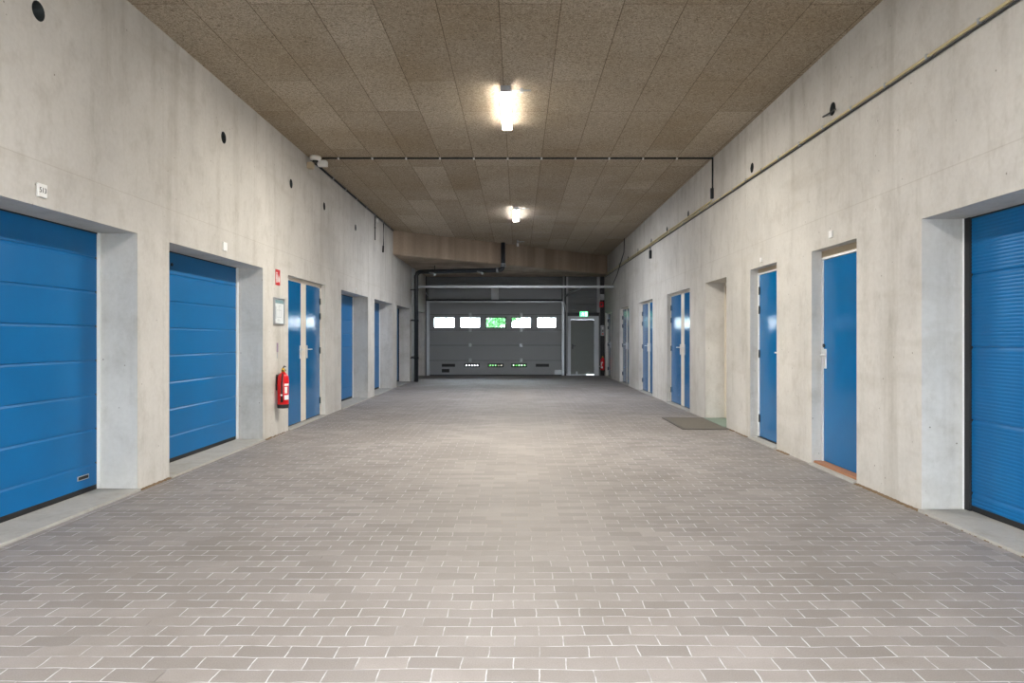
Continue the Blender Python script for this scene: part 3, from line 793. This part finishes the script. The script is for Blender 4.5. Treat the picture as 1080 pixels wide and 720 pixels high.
# camera device at the wall and ceiling
r = empty('security_camera', (WL+.14, 11.5, CEIL-.2), 'white dome camera fixed where the wall meets the ceiling at the conduit', 'camera')
c = Vector((WL+.13, 11.46, CEIL))
mb = MB(); mb.lathe((c.x, c.y, CEIL-.06), [(0, .059), (.085, .059), (.095, .03), (.085, 0), (.05, -.012), (0, -.012)], 24); mb.build('mounting_base', M['white'], r)
mb = MB(); mb.lathe((c.x, c.y, CEIL-.115), [(0, 0), (.028, .006), (.045, .025), (.05, .05), (0, .05)], 20); mb.build('dome', M['lens'], r)
mb = MB(); mb.box(c.x+.0, c.x+.15, c.y+.10, c.y+.22, CEIL-.13, CEIL-.035, .015); mb.build('camera_body', M['white'], r)
mb = MB(); mb.box(WL+.001, WL+.1, c.y-.04, c.y+.07, CEIL-.20, CEIL-.10, .012); mb.build('junction_box', M['beige'], r)

# drain pipe
def bend(p0, pc, p1, rad, n=6):
    p0, pc, p1 = Vector(p0), Vector(pc), Vector(p1)
    a = pc+(p0-pc).normalized()*rad; b = pc+(p1-pc).normalized()*rad
    return [a*(1-t)**2+pc*2*t*(1-t)+b*t*t for t in [i/n for i in range(n+1)]]
A0, A1, A2, A3 = (-.46, 21.75, CEIL-.002), (-.46, 21.75, 3.46), (-3.21, 22.40, 3.46), (-3.21, 22.40, .0)
r = empty('drain_pipe', (-3.21, 22.40, 0), 'thick black drain pipe dropping from the ceiling and running down the wall end', 'pipe')
pts = [A0]+bend(A0, A1, A2, .14)+bend(A1, A2, A3, .18)+[(-3.21, 22.40, .002)]
mb = MB(); mb.tube(pts, .068, 16); mb.build('pipe_run', M['pipe'], r)
for z in (.75, 1.93, 2.9):
    mb = MB(); mb.tube([(-3.21, 22.4, z-.03), (-3.21, 22.4, z+.03)], .078, 16); mb.box(-3.399, -3.27, 22.385, 22.415, z-.015, z+.015); mb.build('pipe_clamp_mount', M['dark'], r)
for z in (3.62, 3.56): 
    mb = MB(); mb.tube([(-.46, 21.75, z), (-.46, 21.75, z+.04)], .078, 16); mb.build('pipe_coupling', M['galv'], r)
mb = MB(); mb.tube([(-.60, 21.785, 3.46), (-.66, 21.80, 3.46)], .08, 16); mb.build('pipe_coupling', M['galv'], r)
for t, d in ((.80, 1), (.25, 1)):
    p = Vector(A1).lerp(Vector(A2), t)
    mb = MB(); mb.tube([p+Vector((-.12, -.02, -.03)), p+Vector((0, -.05, -.06)), p+Vector((.06, -.06, -.11))], [.022, .03, .045], 12); mb.build('branch_fitting', M['steel'], r)
mb = MB(); mb.tube([Vector(A1).lerp(Vector(A2), .80)+Vector((.05, 0, .05)), Vector(A1).lerp(Vector(A2), .80)+Vector((.05, 0, .188))], .012, 8)
mb.build('pipe_hanger', M['dark'], r)
# steel conduits beside it
for i, (y, lab) in enumerate(((22.62, 'slim pale steel conduit rising up the wall just beyond the drain pipe'), (23.05, 'slim steel conduit on the wall nearest the overhead door'))):
    r = empty('steel_conduit', (WL+.03, y, 0), lab, 'conduit')
    mb = MB(); mb.tube([(WL+.035, y, .002), (WL+.035, y, 3.6)], .028, 12); mb.build('conduit_tube', M['condw'], r)
    for z in (.78, 1.95):
        mb = MB(); mb.box(WL+.0005, WL+.07, y-.04, y+.04, z-.015, z+.015, .003); mb.build('mounting_clip', M['dark'], r)
# cable tray across
YT = 23.45
zt_ = H+(VY-302.3)*YT/F
r = empty('cable_tray', (0, YT, zt_), 'pale metal cable tray spanning the passage in front of the overhead door', 'cable tray')
mb = MB(); mb.box(WL+.001, WR-.001, YT-.05, YT+.05, zt_-.035, zt_-.028); mb.box(WL+.001, WR-.001, YT-.05, YT-.043, zt_-.028, zt_+.035); mb.box(WL+.001, WR-.001, YT+.043, YT+.05, zt_-.028, zt_+.035)
mb.build('tray_rail', M['galv'], r)
mb = MB(); mb.tube([(WL+.01, YT-.01, zt_-.012), (WR-.01, YT-.01, zt_-.012)], .013, 8); mb.build('cable', M['dark'], r)
mb = MB(); mb.tube([(WR-.062, YT-.02, zt_+.055), (WR-.062, 22.4, 3.35), (WR-.062, 20.9, 3.9), (WR-.062, 20.8, CEIL-.002)], .012, 8)
tag(mb.build('mounted_cable', M['dark']), 'thin dark cable slanting up the wall from the tray end', 'cable')

# ------------------------------------------------------------------ dark post with boxes in the far corner
r = empty('corner_post', (3.03, 26.12, 0), 'dark steel post in the far corner beside the personnel door', 'post')
mb = MB(); mb.box(ex(633), WR-.006, 26.08, 26.2, .0, 3.62, .006); mb.build('post_shaft', M['black'], r)
mb = MB(); mb.box(ex(632.2), WR-.004, 26.05, 26.22, .0, .02, .004); mb.build('post_base', M['dark'], r)
YB = 26.075
mb = MB(); mb.box(ex(632), ex(637), YB-.08, YB-.001, ez(316.5), ez(310.5), .01); mb.box(ex(633), ex(636), YB-.085, YB-.0805, ez(313), ez(312.5), .001)
tag(mb.build('mounted_box', M['grey']), 'grey box highest on the dark corner post', 'box')
r = empty('call_point_mount', (ex(633.6), YB, ez(324)), 'small red alarm call point on the dark corner post', 'alarm')
mb = MB(); mb.box(ex(631.6), ex(636), YB-.06, YB-.001, ez(324.2), ez(318.3), .01); mb.build('housing', M['red'], r)
mb = MB(); mb.box(ex(633), ex(634.7), YB-.064, YB-.0605, ez(322.6), ez(320), .001); mb.build('glass_plate', M['black'], r)
r = empty('switch_mount', (ex(635), YB, ez(354)), 'pale grey door control box at head height on the dark corner post', 'control box')
mb = MB(); mb.box(ex(633), ex(637), YB-.09, YB-.001, ez(354), ez(343), .012); mb.build('housing', M['grey'], r)
for i, z in enumerate((346, 349, 352)):
    mb = MB(); zz = ez(z); mb.tube([(ex(635), YB-.091, zz), (ex(635), YB-.105, zz)], .028, 12); mb.build('push_button', M[('white', 'dark', 'red')[i]], r)

# ------------------------------------------------------------------ extinguishers
def extinguisher(c, wall_n, label, group):
    """C: centre of the bottle's foot; WALL_N: unit vector from the wall to the bottle"""
    n = Vector(wall_n); t = Vector((n.y, -n.x, 0))        # t: along the wall
    c = Vector(c)
    r = empty('fire_extinguisher', c, label, 'fire extinguisher', group)
    mb = MB(); mb.lathe(c, [(0, .035), (.072, .035), (.077, .05), (.077, .40), (.072, .44), (.055, .475), (.03, .495), (.024, .51), (0, .51)], 28); bd = mb.build('bottle', M['red'], r)
    mb = MB(); mb.lathe(c, [(0, 0), (.074, 0), (.080, .012), (.080, .05), (.0785, .056), (.0785, .034), (0, .034)], 28); mb.build('foot_ring', M['black'], r)
    mb = MB(); mb.lathe(c, [(0, .505), (.026, .505), (.028, .525), (.02, .55), (.012, .565), (0, .565)], 16)
    mb.build('valve', M['brass'], r)
    mb = MB()
    mb.tube([c+Vector((0, 0, .56)), c-t*.05+Vector((0, 0, .585)), c-t*.11+Vector((0, 0, .575))], [.010, .011, .008], 8)
    mb.tube([c+Vector((0, 0, .535)), c-t*.05+Vector((0, 0, .54)), c-t*.10+Vector((0, 0, .525))], [.010, .010, .008], 8)
    mb.build('squeeze_lever', M['black'], r)
    h = t
    mb = MB(); mb.tube([c+Vector((0, 0, .53)), c+h*.05+n*.01+Vector((0, 0, .53)), c+h*.085+n*.02+Vector((0, 0, .48)), c+h*.092+n*.012+Vector((0, 0, .35)), c+h*.092+n*.012+Vector((0, 0, .20)), c+h*.09+n*.012+Vector((0, 0, .09))], [.011, .011, .011, .011, .013, .018], 10)
    hs = mb.build('hose', M['black'], r)
    mb = MB(); mb.tube([c+h*.10+n*.012+Vector((0, 0, .19)), c+h*.115+n*.014+Vector((0, 0, .19))], .014, 12); mb.build('gauge', M['white'], r)
    # label wrapped round the front
    def wrap(a0, a1, z0, z1, rad):
        m2 = MB(); q = 8
        base = math.atan2(n.y, n.x)
        for i in range(q):
            b0, b1 = base+a0+(a1-a0)*i/q, base+a0+(a1-a0)*(i+1)/q
            P = lambda b_, z, rr: c+Vector((math.cos(b_)*rr, math.sin(b_)*rr, z))
            m2.poly([P(b0, z0, rad), P(b1, z0, rad), P(b1, z1, rad), P(b0, z1, rad)])
        return m2
    sg = -1 if t.y > 0 else 1
    m2 = MB(); m2.bm.free()
    m2 = wrap(-1.05, .10, .315, .345, .0782); m2.build('label_band', M['white'], bd)
    m2 = wrap(-1.0, -.45, .21, .30, .0782); m2.build('label_band', M['white'], bd)
    m2 = wrap(-1.05, .0, .12, .185, .0782); m2.build('label_band', M['paper'], bd)
    mb = MB(); w = c-n*.093
    x0, x1 = sorted((w.x, (c-n*.0785).x)) if abs(n.x) > .5 else (c.x-.03, c.x+.03)
    y0, y1 = (c.y-.03, c.y+.03) if abs(n.x) > .5 else sorted((w.y, (c-n*.0785).y))
    mb.box(x0, x1, y0, y1, c.z+.25, c.z+.47, .003); mb.build('wall_mount', M['black'], r)
    return r
extinguisher((WL+.095, 10.0, .385), (1, 0, 0), 'red fire extinguisher hung on the concrete wall under the notice board', 'fire extinguishers')
extinguisher((ex(634.8), YB-.095, .16), (0, -1, 0), 'dim red fire extinguisher hung low on the dark corner post', 'fire extinguishers')

# ------------------------------------------------------------------ wall signs
def text(body, size, mat, parent, loc, rot):
    cu = bpy.data.curves.new('digits', 'FONT'); cu.body = body; cu.size = size; cu.align_x = 'CENTER'; cu.align_y = 'CENTER'; cu.extrude = .0008
    o = bpy.data.objects.new('tmp', cu); COL.objects.link(o)
    dg = bpy.context.evaluated_depsgraph_get(); dg.update()
    me = bpy.data.meshes.new_from_object(o.evaluated_get(dg))
    bpy.data.objects.remove(o, do_unlink=True)
    me.materials.clear(); me.materials.append(mat)
    q = bpy.data.objects.new('digits', me); COL.objects.link(q)
    q.location = Vector(loc)-ORIGIN[parent.name]; q.rotation_euler = rot; q.parent = parent
    return q
def plate(side, y, z, size, label, body, group='door number plates'):
    W = WL if side < 0 else WR
    n = -side
    r = empty('number_sign', (W, y, z-size/2), label, 'number plate', group)
    mb = MB(); mb.box(W+n*.0005, W+n*.016, y-size/2, y+size/2, z-size/2, z+size/2, .003); mb.build('plate', M['white'], r)
    if body: text(body, size*.55, M['digits'], r, (W+n*.0175, y, z), (PI/2, 0, PI/2 if side < 0 else -PI/2))
    return r
p = P_wall(-1, 43, 201); plate(-1, p.y, p.z, .095, 'white 513 number plate above the nearest sectional garage door', '513')
p = P_wall(-1, 236.5, 260); plate(-1, p.y, p.z, .10, 'small white plate above the garage door before the extinguisher', None)
p = P_wall(1, 877, 247); plate(1, p.y, p.z, .075, 'small white plate above the blue door with the orange threshold', None)
p = P_wall(1, 803.5, 273.5); plate(1, p.y, p.z-.005, .06, 'tiny white plate above the blue door between the mat and the orange threshold', None)
p = P_wall(-1, 375, 304.5); plate(-1, p.y, p.z, .05, 'tiny grey plate above the garage door beyond the double doors', None)

# red extinguisher sign
r = empty('fire_sign', (WL, 10.05, 2.12), 'small red fire extinguisher sign high on the wall above the notice board', 'sign')
X = WL+.004
mb = MB(); mb.box(WL+.0005, X, 9.955, 10.145, 2.115, 2.335, .001); mb.build('plate', M['red'], r)
mb = MB()
mb.box(X+.0002, X+.0012, 9.985, 10.03, 2.15, 2.265); mb.box(X+.0002, X+.0012, 9.997, 10.018, 2.265, 2.285); mb.box(X+.0002, X+.0012, 9.975, 10.04, 2.285, 2.295); mb.box(X+.0002, X+.0012, 9.970, 9.977, 2.20, 2.29)
mb.prism([(X+.0002, 10.06, 2.16), (X+.0002, 10.115, 2.16), (X+.0002, 10.12, 2.20), (X+.0002, 10.10, 2.25), (X+.0002, 10.095, 2.215), (X+.0002, 10.08, 2.275), (X+.0002, 10.058, 2.21)], (.001, 0, 0))
mb.build('pictogram', M['white'], r)
# notice board
r = empty('notice_board', (WL, 10.08, 1.57), 'framed notice with grey header on the wall over the extinguisher', 'notice')
ya, yb, za, zb = 9.86, 10.28, 1.56, 1.935
mb = MB(); w = .018; f0, f1 = WL+.0005, WL+.030
mb.box(f0, f1, ya, ya+w, za, zb, .003); mb.box(f0, f1, yb-w, yb, za, zb, .003); mb.box(f0, f1, ya+w, yb-w, za, za+w, .003); mb.box(f0, f1, ya+w, yb-w, zb-w, zb, .003)
mb.build('frame', M['galv'], r)
mb = MB(); mb.box(f0, WL+.014, ya+w, yb-w, za+w, zb-w); ps = mb.build('notice_sheet', M['paper'], r)
mb = MB(); mb.box(WL+.0142, WL+.015, ya+w+.005, yb-w-.005, zb-w-.06, zb-w-.012); mb.build('header_band', M['teal'], ps)
mb = MB()
for (a, b, c, d) in ((.12, .30, .20, .206), (.12, .30, .10, .106), (.12, .126, .10, .206), (.30, .306, .10, .206), (.2, .206, .1, .26), (.2, .3, .26, .266), (.15, .26, .05, .056), (.15, .24, .065, .071), (.06, .09, .08, .25)):
    mb.box(WL+.0142, WL+.015, ya+a, ya+b, za+c, za+d)
mb.build('plan_drawing', M['ink'], ps)
r = empty('wall_strip_mount', (WL, 10.03, 1.15), 'narrow faded purple strip on the wall between the notice and the extinguisher', 'strip')  # small purplish wall plate, its use not known
mb = MB(); mb.box(WL+.0005, WL+.012, 10.005, 10.05, 1.17, 1.30, .003); mb.build('strip_plate', M['purple'], r)
mb = MB(); mb.box(WL+.0005, WL+.008, 10.018, 10.036, 1.08, 1.168, .002); mb.build('strip_tail', M['grey'], r)
# exit sign
r = empty('exit_sign', (ex(615.3), YD-.05, ez(334)), 'glowing green exit sign above the personnel door', 'exit sign')
xa_, xb_, za_, zb_ = ex(611.2), ex(619.6), ez(333.9), ez(328.6)
Y0 = YD-.12
mb = MB(); mb.box(xa_-.015, xb_+.015, Y0+.002, YD-.022, za_-.012, zb_+.015, .006); mb.build('housing', M['dark'], r)
mb = MB(); mb.box(xa_, xb_, Y0-.004, Y0+.0015, za_, zb_); mb.build('lit_face', M['exit'], r)
w_ = xb_-xa_; h_ = zb_-za_
mb = MB(); q = lambda u, v: (xa_+u*w_, Y0-.0045, za_+v*h_)
mb.prism([q(.66, .1), q(.92, .1), q(.92, .9), q(.66, .9)], (0, -.001, 0))
mb.prism([q(.36, .86), q(.44, .86), q(.44, .74), q(.36, .74)], (0, -.001, 0))
mb.prism([q(.30, .70), q(.48, .70), q(.56, .52), q(.50, .50), q(.44, .58), q(.44, .42), q(.56, .28), q(.52, .12), q(.46, .14), q(.48, .26), q(.36, .36), q(.26, .16), q(.16, .14), q(.16, .2), q(.24, .24), q(.32, .46), q(.32, .60), q(.24, .5), q(.20, .54)], (0, -.001, 0))
mb.prism([q(.05, .42), q(.16, .42), q(.16, .34), q(.26, .5), q(.16, .66), q(.16, .58), q(.05, .58)], (0, -.001, 0)) if False else None
mb.build('pictogram', M['exitw'], r)

# ------------------------------------------------------------------ floor mat
r = empty('floor_mat', (2.81, 11.38, 0), 'flat grey scraper mat on the paving before the deep open doorway', 'mat')
x0, x1, y0, y1 = 2.455, 3.155, 10.62, 12.15
mb = MB(); w = .045
mb.box(x0, x1, y0, y0+w, .003, .016, .002); mb.box(x0, x1, y1-w, y1, .003, .016, .002); mb.box(x0, x0+w, y0+w, y1-w, .003, .016, .002); mb.box(x1-w, x1, y0+w, y1-w, .003, .016, .002)
mb.build('mat_frame', M['matframe'], r)
mb = MB(); mb.box(x0+w, x1-w, y0+w, y1-w, .003, .008)
n = 44
for i in range(n):
    y = y0+w+(y1-y0-2*w)*(i+.5)/n; mb.box(x0+w, x1-w, y-.009, y+.009, .008, .0145)
mb.build('mat_grid', M['mat'], r)

# dirt crust where the walls meet the paving
mb = MB()
def crust(side, ya, yb, n):
    W = WL if side < 0 else WR
    for i in range(n):
        y = random.uniform(ya, yb); s_ = random.uniform(.006, .016)
        x = W-side*random.uniform(-.002, .03)
        m_ = Matrix.Translation((x, y, .004)) @ Matrix.Diagonal((s_, s_*1.6, s_*.7, 1)).to_4x4()
        bmesh.ops.create_icosphere(mb.bm, subdivisions=1, radius=1.0, matrix=m_)
crust(1, 5.6, 6.64, 330); crust(1, 8.3, 8.66, 60); crust(1, 9.75, 10.7, 60); crust(-1, 6.37, 6.92, 150); crust(-1, 9.5, 10.4, 50); crust(1, 4.2, 5.5, 160)
tag(mb.build('dirt', M['dirt']), 'brown crumbs of dirt gathered along the foot of the walls', 'dirt', kind='stuff')

# ------------------------------------------------------------------ outside, through the overhead door's windows
r = empty('building', (0, 44, -.22), 'white battened facade seen through the end windows', 'building')
mb = MB(); mb.box(-16, 14, 44, 46, -.22, 7.5); wl_ = mb.build('facade_wall', M['facade'], r)
mb = MB()
for i in range(60):
    x = -16+i*.5; mb.box(x, x+.06, 43.93, 43.999, -.2, 7.5)
mb.build('facade_batten', M['grey'], r)
mb = MB(); mb.box(-16.2, 14.2, 43.8, 46.2, 7.5, 7.7); mb.build('roof_edge', M['galv'], r)
r = empty('tree', (-.9, 35, -.22), 'pale green leafy tree seen through the middle end window', 'tree')
mb = MB(); mb.tube([(-.9, 35, -.22), (-.93, 35, .8), (-.85, 35.05, 1.9), (-.75, 35, 3.6)], [.14, .11, .09, .04], 10)
mb.tube([(-.92, 35, 1.0), (-1.4, 34.9, 1.9), (-1.75, 34.9, 3.2)], [.07, .05, .03], 8); mb.tube([(-.86, 35, 1.6), (-.3, 35.1, 2.5), (.1, 35, 3.3)], [.06, .045, .02], 8)
mb.build('trunk', M['bark'], r)
mb = MB()
for i in range(4200):
    while True:
        v = Vector((random.uniform(-1, 1), random.uniform(-1, 1), random.uniform(-1, 1)))
        if v.length < 1: break
    cc = random.choice([(-1.05, 35, 2.2, .62), (-1.05, 35, 2.2, .62), (-.95, 35, 2.3, .75), (-.7, 35, 2.9, .9), (-1.1, 35, 3.2, .9), (-.2, 35.3, 2.75, .55), (.2, 35.3, 3.1, .5)])
    p = Vector(cc[:3])+v*cc[3]
    d = Vector((random.gauss(0, 1), random.gauss(0, 1), random.gauss(0, 1))).normalized(); u = d.orthogonal().normalized(); w = d.cross(u)
    s_ = random.uniform(.05, .1)
    mb.poly([p-u*s_, p+w*s_*.5, p+u*s_, p-w*s_*.5])
mb.build('foliage', M['leaf'], r)

mb = MB()
for i in range(3500):
    x, y = random.uniform(-1.7, .7), random.uniform(31, 38)
    if math.hypot(x+.9, y-35) < .45: continue
    h = random.uniform(.12, .3); a = random.uniform(0, PI); dx, dy = .02*math.cos(a), .02*math.sin(a)
    mb.poly([(x-dx, y-dy, -.22), (x+dx, y+dy, -.22), (x+random.uniform(-.06, .06), y+random.uniform(-.06, .06), -.22+h)])
tag(mb.build('grass', M['grass']), 'green grass under the tree outside the overhead door', 'grass', kind='stuff')
# ------------------------------------------------------------------ daylight, camera, colour
w = bpy.data.worlds.new('World'); S.world = w; w.use_nodes = True
nt = w.node_tree; bg = nt.nodes['Background']
bg.inputs['Color'].default_value = (.80, .90, 1.0, 1); bg.inputs['Strength'].default_value = 20.0

cam = bpy.data.cameras.new('camera'); co = bpy.data.objects.new('camera', cam); COL.objects.link(co)
co.location = (0, 0, H); co.rotation_euler = (PI/2, 0, 0)
cam.sensor_width = 36; cam.lens = 36*F/1080
cam.shift_x = (540-VX)/1080; cam.shift_y = -(360-VY)/1080
cam.clip_start = .05; cam.clip_end = 300
S.camera = co
S.view_settings.view_transform = 'Standard'; S.view_settings.look = 'None'; S.view_settings.gamma = 1.0; S.view_settings.exposure = 0.68
S.view_settings.use_curve_mapping = False
S.cycles.use_denoising = True
S.cycles.max_bounces = 10; S.cycles.diffuse_bounces = 6; S.cycles.glossy_bounces = 4; S.cycles.transparent_max_bounces = 12
S.cycles.sample_clamp_indirect = 8.0
